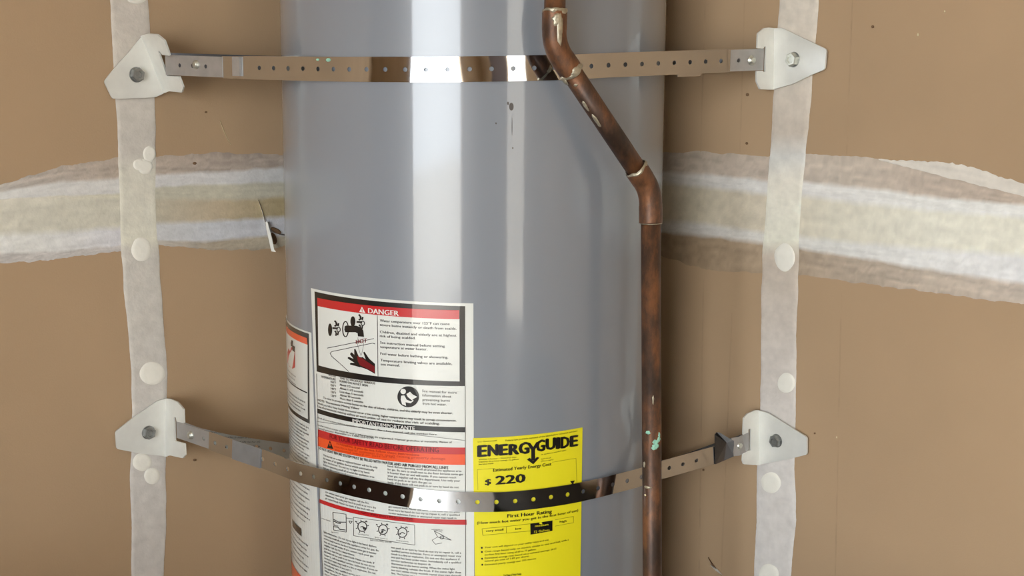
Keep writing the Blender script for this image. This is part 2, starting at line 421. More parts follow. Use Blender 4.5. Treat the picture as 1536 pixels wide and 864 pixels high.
class Print:
    """collects flat shapes in tank coordinates and links them as one mesh"""
    def __init__(s, cm): s.v = []; s.f = []; s.cm = cm          # cm: crop mapping
    def P(s, u, v):
        ox, oy, k = s.cm; return on_tank(ox + u / k, oy + v / k)
    def add(s, v, f):
        b = len(s.v); s.v += v; s.f += [tuple(b + i for i in q) for q in f]
    def quad(s, *pts): s.add(*quad_data([s.P(*p) for p in pts])); return s
    def poly(s, pts): b = len(s.v); s.v += [s.P(*p) for p in pts]; s.f.append(tuple(range(b, b + len(pts)))); return s
    def line(s, pts, w):
        for a, b in zip(pts, pts[1:]):
            dx, dy = b[0] - a[0], b[1] - a[1]; l = math.hypot(dx, dy) or 1; nx, ny = -dy / l * w / 2, dx / l * w / 2
            n = max(1, int(l / (12 * s.cm[2])))
            for i in range(n):
                p = (a[0] + dx * i / n, a[1] + dy * i / n); q = (a[0] + dx * (i + 1) / n, a[1] + dy * (i + 1) / n)
                s.poly([(p[0] + nx, p[1] + ny), (q[0] + nx, q[1] + ny), (q[0] - nx, q[1] - ny), (p[0] - nx, p[1] - ny)])
        return s
    def ell(s, cx, cy, rx, ry, n=24, rot=0):
        return s.poly([(cx + rx * math.cos(a) * math.cos(rot) - ry * math.sin(a) * math.sin(rot), cy + rx * math.cos(a) * math.sin(rot) + ry * math.sin(a) * math.cos(rot)) for a in [2 * PI * i / n for i in range(n)]])
    def ring(s, cx, cy, rx, ry, w, n=24):
        return s.line([(cx + rx * math.cos(2 * PI * i / n), cy + ry * math.sin(2 * PI * i / n)) for i in range(n + 1)], w)
    def text(s, t, a, b, cap, bold=.0, level=False):
        A = s.P(*a); B = s.P(*b); Cc = s.P(a[0], a[1] - cap)
        if level: B = (B[0], A[1])
        vs, fs, wd = glyphs(t, bold)
        h = (Cc[1] - A[1]) / .70
        s.add([(A[0] + (B[0] - A[0]) * x / wd, A[1] + (B[1] - A[1]) * x / wd + y * h) for x, y in vs], fs); return s
    def make(s, name, m, parent, off, label=None): return wrap_mesh(name, s.v, s.f, M[m], parent, off, label, False)

_g = {}
def glyphs(t, bold):
    k = (t, bold)
    if k in _g: return _g[k]
    cu = bpy.data.curves.new('t', 'FONT'); cu.body = t; cu.size = 1; cu.resolution_u = 2; cu.fill_mode = 'FRONT'
    o = bpy.data.objects.new('t', cu); C.objects.link(o)
    bpy.context.view_layer.update()
    dg = bpy.context.evaluated_depsgraph_get()
    me = bpy.data.meshes.new_from_object(o.evaluated_get(dg))
    vs = [(v.co.x, v.co.y) for v in me.vertices]; fs = [tuple(p.vertices) for p in me.polygons]
    x0 = min(v[0] for v in vs); x1 = max(v[0] for v in vs)
    vs = [(x - x0, y) for x, y in vs]
    if bold:
        n0 = len(vs); v0, f0 = vs, fs; vs, fs = [], []
        for dx, dy in (((-bold, 0), (0, 0), (bold, 0)) if bold < .04 else ((-bold, 0), (-bold / 2, bold * .4), (0, -bold * .4), (0, bold * .4), (bold / 2, -bold * .4), (bold, 0))):
            b = len(vs); vs += [(x + dx, y + dy) for x, y in v0]; fs += [tuple(b + i for i in q) for q in f0]
        x0 -= 0
    bpy.data.objects.remove(o); bpy.data.meshes.remove(me); bpy.data.curves.remove(cu)
    _g[k] = (vs, fs, x1 - x0); return _g[k]

PXC = (0, 0, 1)
def label_sheet(name, c4, m, label, th=.0006):
    v, f = quad_data(c4)
    n = len(v)
    # closed thin sheet
    vv = [tp(a, z, R + th) for a, z in v] + [tp(a, z, R + .0001) for a, z in v]
    ff = [q[::1] for q in f]
    bm = bmesh.new(); me = bpy.data.meshes.new('t')
    k = n // 2
    for i in range(k - 1): ff += [(2 * i, 2 * i + 2, n + 2 * i + 2, n + 2 * i), (2 * i + 1, n + 2 * i + 1, n + 2 * i + 3, 2 * i + 3)]
    ff += [(0, n, n + 1, 1), (n - 2, n - 1, 2 * n - 1, 2 * n - 2)]
    me.from_pydata([tuple(x) for x in vv], [], ff); bm.from_mesh(me)
    return bmobj(name, bm, M[m], heater, False, label)

BT = .0009; B2 = .0011; B3 = .0013; B4 = .0015     # print layers
P_ = on_tank
# --- main warning label
main = label_sheet('warning_label', [P_(467, 432), P_(710, 455), P_(712, 1080), P_(493, 1056)], 'white', 'large white warning sticker with a red danger band and black tap pictogram')
cA = (460, 425, 5.908); cB = (460, 550, 5.908); cC = (460, 690, 4.965)
p = Print(PXC); p.quad((472.7, 437), (697.8, 459), (697.8, 578.8), (476, 557))
p.quad((477, 612.6), (697.8, 640.6), (697.8, 648.2), (477, 619.4)); p.make('black_frame', 'black', main, BT)
p = Print(PXC); p.quad((477.7, 458), (689.3, 478), (689.5, 571.8), (479, 547.8)); p.make('panel', 'white', main, B2)
p = Print(PXC); p.quad((477.2, 446.5), (689, 465), (689, 478.6), (477.6, 458.8)); p.make('red_band', 'red', main, B3)
p = Print(cA); p.text('DANGER', (553, 262), (820, 287), 45, .035)
p.poly([(473, 252), (497, 205), (527, 261)]); p.make('lettering', 'whiteink', main, B4, 'white DANGER lettering with a small triangle')
p = Print(cA); p.line([(498, 222), (500, 244)], 6); p.ell(501, 251, 3, 3, 8); p.make('exclamation_mark', 'red', main, .0017)
p = Print(cA); p.line([(632, 282), (638, 825)], 5)
for t, a, b in (("Water temperature over 125\u00b0F can cause", (655, 338), (1268, 368)), ("severe burns instantly or death from scalds.", (655, 374), (1328, 410)),
                ("Children, disabled and elderly are at highest", (655, 438), (1328, 470)), ("risk of being scalded.", (655, 474), (968, 494)),
                ("See instruction manual before setting", (657, 532), (1225, 565)), ("temperature at water heater.", (657, 570), (1072, 592)),
                ("Feel water before bathing or showering.", (659, 630), (1255, 664)), ("Temperature limiting valves are available,", (661, 688), (1290, 720)), ("see manual.", (662, 724), (830, 735))):
    p.text(t, a, b, 22, .02)
p.make('lettering', 'ink', main, B4)
# tap, basin and hand pictogram
p = Print(cA)
p.ell(216, 410, 18, 56); p.ell(417, 336, 22, 46); p.ring(352, 404, 25, 68, 9)
p.poly([(345, 378), (360, 372), (450, 374), (485, 388), (508, 415), (515, 472), (462, 468), (458, 440), (440, 432), (350, 432), (342, 410)])
for cx, cy in ((277, 400), (490, 345)):
    p.line([(cx - 40, cy - 5), (cx + 8, cy - 2)], 16); p.ring(cx + 14, cy + 8, 15, 20, 8, 14)
    p.line([(cx - 22, cy - 70), (cx - 8, cy - 58), (cx - 4, cy - 30), (cx - 22, cy - 22)], 15); p.line([(cx + 14, cy - 48), (cx + 8, cy - 22)], 15)
    p.line([(cx - 20, cy + 20), (cx - 6, cy + 34), (cx - 10, cy + 64)], 14); p.line([(cx + 12, cy + 26), (cx + 6, cy + 58)], 13)
p.line([(190, 573), (450, 520), (602, 488)], 5); p.line([(612, 535), (590, 528), (232, 603), (216, 618), (230, 645), (300, 705), (380, 780)], 5)
p.line([(462, 475), (458, 545), (488, 640)], 2.5); p.line([(505, 478), (512, 545), (492, 635)], 2.5)
p.poly([(428, 580), (440, 580), (470, 650), (505, 655), (480, 720), (440, 680), (430, 640)])
p.poly([(398, 612), (408, 610), (465, 665), (470, 705), (440, 690), (392, 628)]); p.poly([(372, 652), (384, 650), (455, 682), (480, 715), (460, 722), (372, 665)])
p.poly([(392, 705), (402, 702), (470, 708), (500, 735), (480, 742), (392, 718)])
p.poly([(508, 610), (520, 605), (560, 665), (612, 712), (612, 800), (540, 760), (470, 735), (450, 690), (500, 650), (530, 672)])
p.make('tap_and_hand_pictogram', 'black', main, B4)
p = Print(cA); p.poly([(455, 640), (500, 662), (540, 690), (610, 735), (610, 790), (540, 752), (480, 722), (462, 690)]); p.text('HOT', (445, 535), (542, 520), 36, .03); p.text('BURN', (515, 730), (590, 758), 26)
p.make('red_print', 'darkred', main, .0017)
# burn table, manual symbol
p = Print(cB)
for t, a, b in (("WATER", (200, 78), (266, 94)), ("TEMPERATURE", (135, 96), (266, 122)), ("160\u00b0F", (222, 140), (268, 150)), ("150\u00b0F", (222, 170), (268, 180)), ("140\u00b0F", (222, 200), (268, 210)), ("130\u00b0F", (224, 231), (269, 241)), ("120\u00b0F", (224, 262), (270, 272)),
                ("TIME TO PRODUCE SERIOUS", (300, 108), (612, 156)), ("BURNS ON ADULT SKIN", (300, 134), (548, 176)), ("About 1/2 second", (300, 166), (475, 196)), ("About 1 1/2 seconds", (301, 197), (508, 232)), ("Less than 5 seconds", (302, 228), (510, 262)),
                ("About 30 seconds", (303, 258), (484, 288)), ("More than 5 minutes", (304, 288), (508, 322)),
                ("The time to produce serious burns on the skin of infants, children, and the elderly may be even shorter.", (155, 280), (1296, 418)),
                ("NOTE: Thermostatic Mixing Valves", (108, 302), (470, 378)), ("Would you rather keep hotter thermostat set or a low setting, higher temperatures may result in certain circumstances.", (107, 330), (1328, 484)),
                ("Use thermostatic mixing valves at each point of use to reduce the risk of scalding.", (107, 358), (1180, 512))):
    p.text(t, a, b, 19, .02)
p.text("Read all instructions before operation of the heater.  For a free manual, call the number here.", (108, 456), (1160, 605), 15, .01)
p.text("Lea las instrucciones antes de usar e informaci\u00f3n de seguridad. Manual gratuito, si necesita, llame al", (108, 520), (1285, 674), 15, .01)
p.text("manual gratuito disponible en 1-800-555-0199", (108, 548), (600, 640), 15, .01)
p.line([(100, 484), (700, 570), (1405, 652)], 3); p.line([(1405, 170), (1412, 2900)], 4); p.line([(95, 60), (112, 700), (125, 1180), (195, 2900)], 3)
p.make('lettering', 'ink', main, B4)
p = Print(cB); p.ell(903, 265, 95, 93, 40); p.make('manual_symbol_disc', 'black', main, B3)
p = Print(cB); p.ell(860, 217, 24, 24); p.poly([(842, 255), (870, 252), (890, 290), (930, 305), (945, 290), (952, 300), (925, 322), (880, 312), (885, 345), (850, 330), (838, 290)])
p.poly([(888, 240), (920, 220), (945, 245), (985, 265), (955, 280), (935, 295), (900, 265)]); p.make('reading_figure', 'whiteink', main, B4)
p = Print(cB)
for t, a, b in (("See manual for more", (1026, 222), (1332, 238)), ("information about", (1028, 260), (1282, 272)), ("preventing burns", (1030, 300), (1270, 308)), ("from hot water.", (1030, 335), (1240, 343))): p.text(t, a, b, 22, .0)
p.make('lettering', 'ink', main, B4)
p = Print(cB); p.text("IMPORTANT/IMPORTANTE", (413, 490), (962, 560), 32, .02); p.make('lettering', 'whiteink', main, B4, 'white capital lettering on the black bar')
p = Print(cB); p.quad((103, 552), (1408, 715), (1408, 776), (103, 620)); p.make('red_band', 'red', main, BT)
p = Print(cB); p.quad((103, 618), (1408, 774), (1410, 868), (105, 700)); p.make('orange_band', 'orange', main, B2)
p = Print(cB); p.text("FOR YOUR SAFETY READ BEFORE OPERATING", (212, 634), (1172, 757), 42, .02); p.make('lettering', 'darkred', main, B3)
p = Print(cB); p.text("WARNING: If you do not follow these instructions", (268, 688), (1000, 790), 20, .02); p.text("exactly, a fire or explosion may result causing property damage", (252, 712), (1230, 822), 20, .0); p.text("personal injury or loss of life.", (262, 742), (800, 812), 18, .0); p.make('lettering', 'dorange', main, B3)
p = Print(cB); p.poly([(188, 718), (213, 652), (244, 728)]); p.text("DO NOT LIGHT BEFORE SYSTEM MUST BE FILLED WITH WATER AND AIR PURGED FROM ALL LINES", (112, 728), (1255, 905), 24, .025)
p.make('lettering', 'black', main, B3)
p = Print(cB); p.line([(215, 672), (216, 700)], 7); p.make('exclamation_mark', 'orange', main, B4)
# body copy
SENT = ("The burner on a new or replaced heater will be lit only by means of an ignition device which automatically lights the burner. Do not try to light it by hand. Before operating smell all around the appliance area for gas. Be sure to smell next to the floor because some gas is heavier than air and will settle. "
        "If you cannot reach your gas supplier call the fire department. Use only your hand to push in or turn the gas control knob. Never use tools. If the knob will not push in or turn by hand do not try to repair it, call a qualified service technician. Force or attempted repair may result in a fire or explosion. "
        "Do not use this appliance if any part has been under water. Immediately call a qualified service technician to inspect the appliance. Set the thermostat to the lowest setting. When the status light starts blinking release the knob. If the status light does not start within ninety seconds repeat steps two through five. ")
def body(p, x0, x1, z0px, n, sp, cap, seed=0, bold=0):
    """n level lines between pixel columns x0 and x1 measured at the first line"""
    ws = SENT.split(); k = seed
    A = p.P(*z0px); y = A[1]; dz = p.P(z0px[0], z0px[1])[1] - p.P(z0px[0], z0px[1] + sp)[1]; capz = dz * cap / sp
    tA, tB = p.P(x0, z0px[1])[0], p.P(x1, z0px[1] + (x1 - x0) * .12)[0]
    for i in range(n):
        cpl = (tB - tA) * R / (capz * .62)
        t = ''
        while len(t) + len(ws[k % len(ws)]) < cpl: t += ws[k % len(ws)] + ' '; k += 1
        fr = min(1, max(.6, len(t) / cpl + .04 * math.sin(i * 2.1)))
        if i % 5 == 4: fr *= .62; t = t[:int(len(t) * .62)]
        vs, fs, wd = glyphs(t.strip(), bold)
        h = capz / .7; tb = tA + (tB - tA) * fr
        p.add([(tA + (tb - tA) * xx / wd, y - i * dz + yy * h) for xx, yy in vs], fs)
p = Print(cC)
body(p, 128, 530, (128, -32), 5, 24, 15, 0, .015); body(p, 605, 1165, (605, 50), 6, 24, 15, 30, .015)
body(p, 142, 520, (142, 240), 3, 24, 14, 60, .015); body(p, 612, 1140, (612, 350), 3, 24, 14, 80, .015)
body(p, 132, 540, (132, 540), 46, 24, 14, 20, .015); body(p, 632, 1150, (632, 655), 43, 24, 14, 90, .015)
p.make('body_copy', 'ink', main, BT)
p = Print(PXC); p.quad((479.5, 748), (699.7, 779.2), (700, 786.7), (479.5, 753.6)); p.make('red_band', 'red', main, BT)
p = Print(cC); p.text("LIGHTING INSTRUCTIONS", (392, 393), (792, 448), 20, .02); p.make('lettering', 'darkred', main, B2)
p = Print(cC)
p.line([(200, 388), (298, 402), (300, 535), (205, 520), (200, 388)], 4); p.line([(205, 440), (240, 460), (298, 462)], 5); p.line([(205, 452), (235, 468), (260, 470)], 7); p.line([(205, 495), (240, 500), (250, 515), (295, 520)], 6); p.line([(215, 470), (212, 488), (240, 490)], 4)
p.line([(300, 430), (348, 437)], 3); p.line([(318, 452), (344, 456), (330, 472), (318, 452)], 4)
p.line([(352, 425), (806, 482), (808, 632), (354, 562), (352, 425)], 3)
for cx, cy, hole in ((418, 494, (20, 18)), (572, 516, (-8, 18)), (716, 538, (-20, 8))):
    p.ring(cx, cy, 33, 36, 7, 22); p.poly([(cx, cy), (cx + hole[0] + 14, cy + hole[1] - 8), (cx + hole[0] + 6, cy + hole[1] + 8), (cx + hole[0] - 12, cy + hole[1] + 4)]); p.line([(cx - 14, cy + 5), (cx, cy - 2), (cx + 20, cy + 10)], 6)
    for k in range(7):
        a = PI * .2 + k * PI * .26 + .6; p.line([(cx + 38 * math.cos(a), cy + 40 * math.sin(a)), (cx + 49 * math.cos(a), cy + 52 * math.sin(a))], 6)
    p.line([(cx - 52, cy - 38), (cx - 40, cy - 34)], 8); p.line([(cx + 30, cy - 44), (cx + 36, cy - 32)], 7)
p.text("Standing pilot", (386, 552), (466, 562), 9); p.text("Igniter turned on", (512, 576), (606, 590), 9); p.text("Knob positions", (672, 600), (760, 610), 9); p.text("GAS CONTROL KNOBS", (475, 598), (636, 616), 12)
p.text("Models", (118, 438), (182, 458), 10); p.text("Ignition", (190, 538), (240, 544), 9)
p.line([(930, 515), (960, 520), (1010, 535)], 2.5); p.line([(950, 525), (978, 572), (1078, 595), (1000, 552), (950, 525)], 4); p.ring(1008, 575, 14, 12, 4, 10); p.line([(978, 570), (935, 595), (960, 625), (1010, 615)], 3); p.text("CONTROL", (945, 520), (1015, 526), 10)
p.make('knob_drawings', 'ink', main, B2)

# --- label at the left silhouette
def pz(px, py): return on_tank(px, py)[1]
thR, zT = on_tank(467, 499)
zT -= .0; th0 = math.radians(-122)
side = label_sheet('side_label', [(th0, zT), (thR, zT), (on_tank(484, 880)[0], pz(482, 880) - .12), (th0, pz(482, 880) - .12)], 'white', 'white sticker wrapped round the left side, with an orange band at its top')
def tz(px, py): return on_tank(px, py)
a1, z1 = tz(464.2, 500.5); a2, z2 = tz(465.5, 635.5)
v, f = quad_data([(th0, z1), (a1, z1), (a2, z2), (th0, z2)]); wrap_mesh('black_frame', v, f, M['black'], side, BT)
a3, z3 = tz(461.5, 507); a4, z4 = tz(462.5, 517); a5, z5 = tz(463, 628.5)
v, f = quad_data([(th0, z3), (a3, z3), (a4, z4), (th0, z4)]); wrap_mesh('orange_band', v, f, M['orange'], side, B2)
v, f = quad_data([(th0, z4), (a4, z4), (a5, z5), (th0, z5)]); wrap_mesh('panel', v, f, M['white'], side, B2)
zz = tz(462, 588)[1]; v, f = quad_data([(th0, zz), (a5, zz), (a5, zz - .0016), (th0, zz - .0016)]); wrap_mesh('rule', v, f, M['black'], side, B3)
p = Print((420, 470, 4.317)); p.poly([(55, 250), (62, 225), (72, 245), (80, 215), (95, 230), (104, 245), (104, 350), (88, 358), (70, 345), (56, 320)]); p.make('flame_pictogram', 'red', side, B3)
p = Print((420, 470, 4.317)); p.poly([(76, 190), (84, 170), (92, 180), (90, 205), (104, 215), (102, 250), (88, 240), (86, 215), (78, 210)]); p.make('figure_pictogram', 'black', side, B4)
class AZ:   # lettering laid out directly in (angle, height)
    def __init__(s): s.v = []; s.f = []
    def rows(s, ta, tb, ys, cap, seed, ref=462):
        ws = SENT.split(); k = seed
        for i, y in enumerate(ys):
            z = tz(ref, y)[1]; z2 = tz(ref, y - cap)[1]; h = (z2 - z) / .7
            n = int((tb - ta) * R / (h * .7 * .62)); t = ''
            while len(t) < n: t += ws[k % len(ws)] + ' '; k += 1
            e = tb - (.06 if i % 4 == 3 else .02 * (i % 2))
            vs, fs, wd = glyphs(t[:n].strip(), .015)
            b = len(s.v); s.v += [(ta + (e - ta) * x / wd, z + yy * h) for x, yy in vs]; s.f += [tuple(b + q for q in fc) for fc in fs]
t0 = math.radians(-100)
q = AZ(); q.rows(t0, tz(459, 600)[0], [606, 611.5, 617, 622.5], 3, 5); q.rows(t0, tz(445, 560)[0], [566, 572, 578], 2.6, 25, 445)
wrap_mesh('lettering', q.v, q.f, M['ink'], side, B3, None, False)
q = AZ(); q.rows(t0, tz(464, 650)[0], [643 + 5.2 * i for i in range(13)], 3, 40, 464); q.rows(t0, tz(465, 740)[0], [736 + 7.4 * i for i in range(8)], 3, 70, 465)
q.rows(t0, tz(463, 820)[0], [822 + 8 * i for i in range(6)], 3, 10, 466)
wrap_mesh('lettering', q.v, q.f, M['ink'], side, BT, None, False)
p = Print(PXC); p.quad((439.5, 778), (453, 793), (453.5, 804.5), (440, 789)); p.make('black_block', 'black', side, B2)
v, f = quad_data([(th0, tz(444, 853)[1]), (tz(453, 853)[0], tz(444, 853)[1]), (tz(453, 870)[0], tz(444, 853)[1] - .02), (th0, tz(444, 853)[1] - .02)]); wrap_mesh('orange_block', v, f, M['orange'], side, B2)

# --- yellow label
yel = label_sheet('energy_label', [P_(709.3, 657), P_(873.2, 641), P_(869.5, 890), P_(713, 900)], 'yellow', 'bright yellow energy sticker with big black lettering', .0009)
cY = (700, 630, 7.853); cZ = (700, 754, 7.853)
p = Print(cY)
for ch, x0, x1, y0, y1, hh in (("E", 133, 232, 432, 424, 140), ("N", 250, 365, 423, 412, 138), ("E", 383, 478, 414, 406, 134), ("R", 497, 610, 410, 398, 132), ("G", 612, 730, 400, 388, 140), ("G", 815, 915, 372, 356, 138), ("U", 928, 1038, 352, 336, 140), ("I", 1052, 1084, 338, 334, 140), ("D", 1102, 1200, 332, 318, 138), ("E", 1212, 1297, 314, 302, 134)):
    p.text(ch, (x0 + 5, y0 - 3), (x1 - 5, y1 - 3), hh - 8, .07)
p.text("$", (216, 762), (285, 752), 66, .02); p.text("220", (345, 755), (680, 726), 100, .045)
p.text("Estimated Yearly Energy Cost", (310, 604), (990, 530), 38, .02)
p.make('lettering', 'black', yel, .0016, 'large black ENERGYGUIDE and $ 220 lettering')
p = Print(cY)
p.poly([(702, 268), (742, 264), (790, 330), (752, 345)]); p.poly([(815, 256), (852, 250), (800, 345), (765, 335)])
p.line([(777, 320), (777, 470)], 44)
p.poly([(705, 462), (735, 440), (777, 475), (822, 430), (850, 440), (778, 517)])
p.make('arrow_letter', 'black', yel, .0017, 'letter Y whose stem ends in a down arrow')
p = Print(cY); p.poly([(1210, 716), (1266, 708), (1240, 756)]); p.make('cost_marker', 'black', yel, .0016)
p = Print(cY)
for t, a, b, c in (("U.S. Government", (132, 262), (355, 243), 16), ("Federal law prohibits removal of this label before consumer purchase", (455, 248), (1295, 132), 20), ("Water Heater - Natural Gas", (140, 468), (582, 440), 16), ("Capacity (first hour rating): 72 gallons", (140, 496), (610, 464), 16), ("See label inside", (140, 526), (315, 514), 16),
                   ("A tankless model type", (872, 410), (1165, 356), 14), ("Tank size gal", (870, 464), (985, 444), 14), ("(Storage)", (870, 490), (1015, 466), 14)): p.text(t, a, b, c, .01)
p.line([(125, 580), (310, 566)], 3); p.line([(1000, 494), (1280, 447), (1290, 735)], 3); p.line([(125, 580), (132, 820)], 3); p.make('small_print', 'olive', yel, .0014)
p = Print(cZ); p.text("First Hour Rating", (478, 172), (998, 116), 42, .03); p.text("(How much hot water you get in the first hour of use)", (122, 248), (1305, 98), 30, .02)
p.text("very small", (225, 340), (430, 322), 24, .02); p.text("low", (572, 316), (640, 308), 24, .02); p.text("high", (1090, 232), (1168, 220), 24, .02)
p.make('lettering', 'black', yel, .0014)
for a in ((178, 527), (179, 576), (181, 655), (183, 726)): p = Print(cZ); p.ell(a[0], a[1], 11, 11, 12); p.make('bullet', 'black', yel, .0014)
p = Print(cZ); p.text("Cost Range of Similar Models", (430, 862), (640, 845), 24, .02); p.make('lettering', 'black', yel, .0014)
p = Print(cZ); p.quad((745, 242), (1005, 205), (1005, 326), (748, 372)); p.make('black_box', 'black', yel, .0014)
p = Print(cZ); p.text("medium", (800, 282), (955, 262), 26, .02); p.text("72 Gallons", (785, 352), (968, 326), 26, .0); p.ell(866, 236, 18, 12, 12); p.make('lettering', 'yellow', yel, .0017)
p = Print(cZ); p.line([(180, 302), (465, 276), (465, 354), (190, 380), (180, 302)], 4); p.line([(465, 276), (745, 244)], 4); p.line([(465, 354), (745, 328)], 4); p.line([(1035, 198), (1250, 158), (1250, 232), (1035, 272)], 4)
for t, a, b in (("Your cost will depend on your utility rates and use.", (212, 532), (965, 440)), ("Cost range based only on models similar in size and fuel, with a", (212, 580), (1195, 440)), ("medium first hour rating of 60 to 75 gallons.", (212, 618), (815, 552)), ("Estimated energy cost based on a national average 2012", (212, 658), (1050, 545)), ("natural gas cost of 1.09 per therm.", (212, 692), (735, 632)), ("Estimated yearly energy use: 255 therms", (212, 735), (812, 662))): p.text(t, a, b, 20, .015)
p.make('small_print', 'olive', yel, .0014)
# marks on the jacket
for cx, cy, rx, ry in ((767, 160, 3.5, 6), (769, 222, 1.2, 1.4), (762, 155, 1.5, 2.5), (744, 185, 1.2, 1.5), (768, 190, .5, 14)):
    p = Print(PXC); p.ell(cx, cy, rx, ry, 12); p.make('scuff', 'speck', heater, .0003)

# ------------------------------------------------------------------ brackets
def basis_poly(bm, pts3, hole3, nrm, th):
    """flat sheet with optional slot, thickness th along nrm"""
    def loop(ps):
        vs = [bm.verts.new(q) for q in ps]; return [bm.edges.new((vs[i], vs[(i + 1) % len(vs)])) for i in range(len(vs))]
    ed = loop(pts3)
    if hole3: ed += loop(hole3)
    g = bmesh.ops.triangle_fill(bm, edges=ed, use_beauty=True, use_dissolve=False)
    fs = [x for x in g['geom'] if isinstance(x, bmesh.types.BMFace)]
    e = bmesh.ops.extrude_face_region(bm, geom=fs)
    bmesh.ops.translate(bm, verts=[x for x in e['geom'] if isinstance(x, bmesh.types.BMVert)], vec=nrm * th)

def rounded(pts, r=.004):
    out = []; n = len(pts)
    for i in range(n):
        a, b, c = pts[i - 1], pts[i], pts[(i + 1) % n]
        ra = min(r, (a - b).length * .4); rc = min(r, (c - b).length * .4)
        p0 = b + (a - b).normalized() * ra; p2 = b + (c - b).normalized() * rc
        for t in (0, .33, .67, 1): out.append((p0 * (1 - t) + b * t) * (1 - t) + (b * (1 - t) + p2 * t) * t)
    return out

SLOT = {}
def bracket(key, side, plate, fold, flange, slot, boltpx, br, bm_, label):
    n = NL if side < 0 else NR
    wp = [on_wall(x, y, side, .004) for x, y in plate]
    f0 = on_wall(*fold[0], side, .004); f1 = on_wall(*fold[1], side, .004)
    fd = (f1 - f0).normalized(); pn = n.cross(fd).normalized()
    c = sum(wp, Vector()) / len(wp)
    root = empty('wall_bracket', on_wall(boltpx[0], boltpx[1], side, 0), label, 'bracket', 'strap brackets on the drywall')
    bm = bmesh.new()
    basis_poly(bm, rounded([f0] + wp + [f1], .003), None, n, .0022)
    fl = [f0] + [on_plane(x, y, f0, pn) for x, y in flange] + [f1]
    fl = rounded(fl, .0012)
    s3 = [on_plane(x, y, f0, pn) for x, y in slot]
    if (c - f0).dot(pn) > 0: tn = pn
    else: tn = -pn
    basis_poly(bm, fl, None, tn, .0022)
    # rounded fold
    r = .0035; N = 8; vs = []
    for e in (f0 - n * .0005, f1 - n * .0005):
        for i in range(N + 1):
            a = PI / 2 * i / N
            vs.append(bm.verts.new(e + tn * (r * (1 - math.sin(a))) * 1.0 + n * (.0022 + r * 0) * 0 + n * (.0024 + 0 * r) + n * (r * (1 - math.cos(a)) - r * 0) - tn * .0002))
    for i in range(N): bm.faces.new((vs[i], vs[i + 1], vs[N + 2 + i], vs[N + 1 + i]))
    o = bmobj('bracket_plate', bm, M['galv'], root)
    SLOT[key] = on_plane(sum(x for x, y in slot) / len(slot), sum(y for x, y in slot) / len(slot), f0, pn)
    # bolt: washer, hexagon head with a recessed dish
    b0 = on_wall(boltpx[0], boltpx[1], side, .0062); rad = br / F * (b0 - CAM).length
    u = n.cross(Z).normalized(); u2 = n.cross(u)
    def disc(name, r, h, z0, N, m, par, dome=0, rot=0):
        v = []; 
        prof = [(r, z0), (r, z0 + h * .8), (r * .86, z0 + h), (r * .55, z0 + h), (r * .45, z0 + h - dome)]
        for rr, hh in prof:
            for i in range(N): a = 2 * PI * i / N + rot; v.append(b0 + u * rr * math.cos(a) + u2 * rr * math.sin(a) + n * hh)
        f = [(k * N + i, k * N + (i + 1) % N, (k + 1) * N + (i + 1) % N, (k + 1) * N + i) for k in range(4) for i in range(N)] + [tuple(range(4 * N, 5 * N))]
        bm = bmesh.new(); me = bpy.data.meshes.new('t'); me.from_pydata([tuple(q) for q in v], [], f); bm.from_mesh(me)
        return bmobj(name, bm, m, par)
    disc('washer', rad * 1.08, .0012, -.001, 28, M['bolt'], root)
    disc('bolt_head', rad * .98, .007, 0, 6, M[bm_], root, .0012, .3)
    return root

bracket('UL', -1, [(191, 80), (170, 103), (155, 122), (167.5, 148), (185, 148), (232, 146)], [(213, 53), (247, 139)], [(222, 50), (238, 51), (249, 60), (257, 83), (245.5, 81.5), (240.5, 75), (240, 78), (252.5, 113), (271, 114), (277, 130), (275, 138), (256, 136)],
        [(241, 77), (244, 78), (257, 112), (253, 112)], (205, 112), 10.5, 'bolt', 'pale bracket tilted on the left wall, upper of the left pair')
bracket('LL', -1, [(236, 600.5), (199, 626), (172, 647.5), (174, 673), (212, 680)], [(249.5, 597.5), (248.5, 684)], [(257, 598), (268.5, 603), (277, 613), (278, 634.5), (267, 632), (266, 625.5), (263, 626), (264.5, 661), (279, 665), (280, 682), (276, 687), (258, 683)],
        [(263, 626), (266, 626), (268, 661), (265, 661)], (222.7, 648.7), 9.5, 'bolt', 'pale bracket on the left wall below the patching, lower of the left pair')
bracket('UR', 1, [(1174, 42), (1241.5, 74), (1239, 104), (1219.5, 112), (1190, 126)], [(1161, 42.5), (1160, 134.5)], [(1151, 41.5), (1144.6, 42), (1135, 50), (1134, 72.5), (1143.5, 73), (1144.5, 69.5), (1147, 70), (1146, 108), (1143, 108), (1142.5, 106), (1133, 106.5), (1133, 122), (1138, 134), (1150, 134.5)],
        [(1144.5, 70), (1147, 70), (1146, 107), (1143, 107.5)], (1190.4, 89.4), 10.5, 'bolt_bright', 'bright bracket on the right wall above the patching, with a shiny bolt')
bracket('LR', 1, [(1153, 619), (1212, 655.4), (1212, 681.5), (1191, 686.7), (1165, 692)], [(1137.5, 615), (1138.5, 697)], [(1131, 615), (1120, 620), (1114, 627), (1113, 652), (1120.5, 649), (1121, 643), (1124.5, 643), (1124, 675), (1121, 675.5), (1113, 680), (1112, 690), (1114, 696), (1128, 697)],
        [(1121.5, 643), (1124.5, 643), (1124, 674), (1121, 674)], (1165, 661), 9.5, 'bolt', 'grey bracket on the right wall below the patching, beside the twisted strap end')

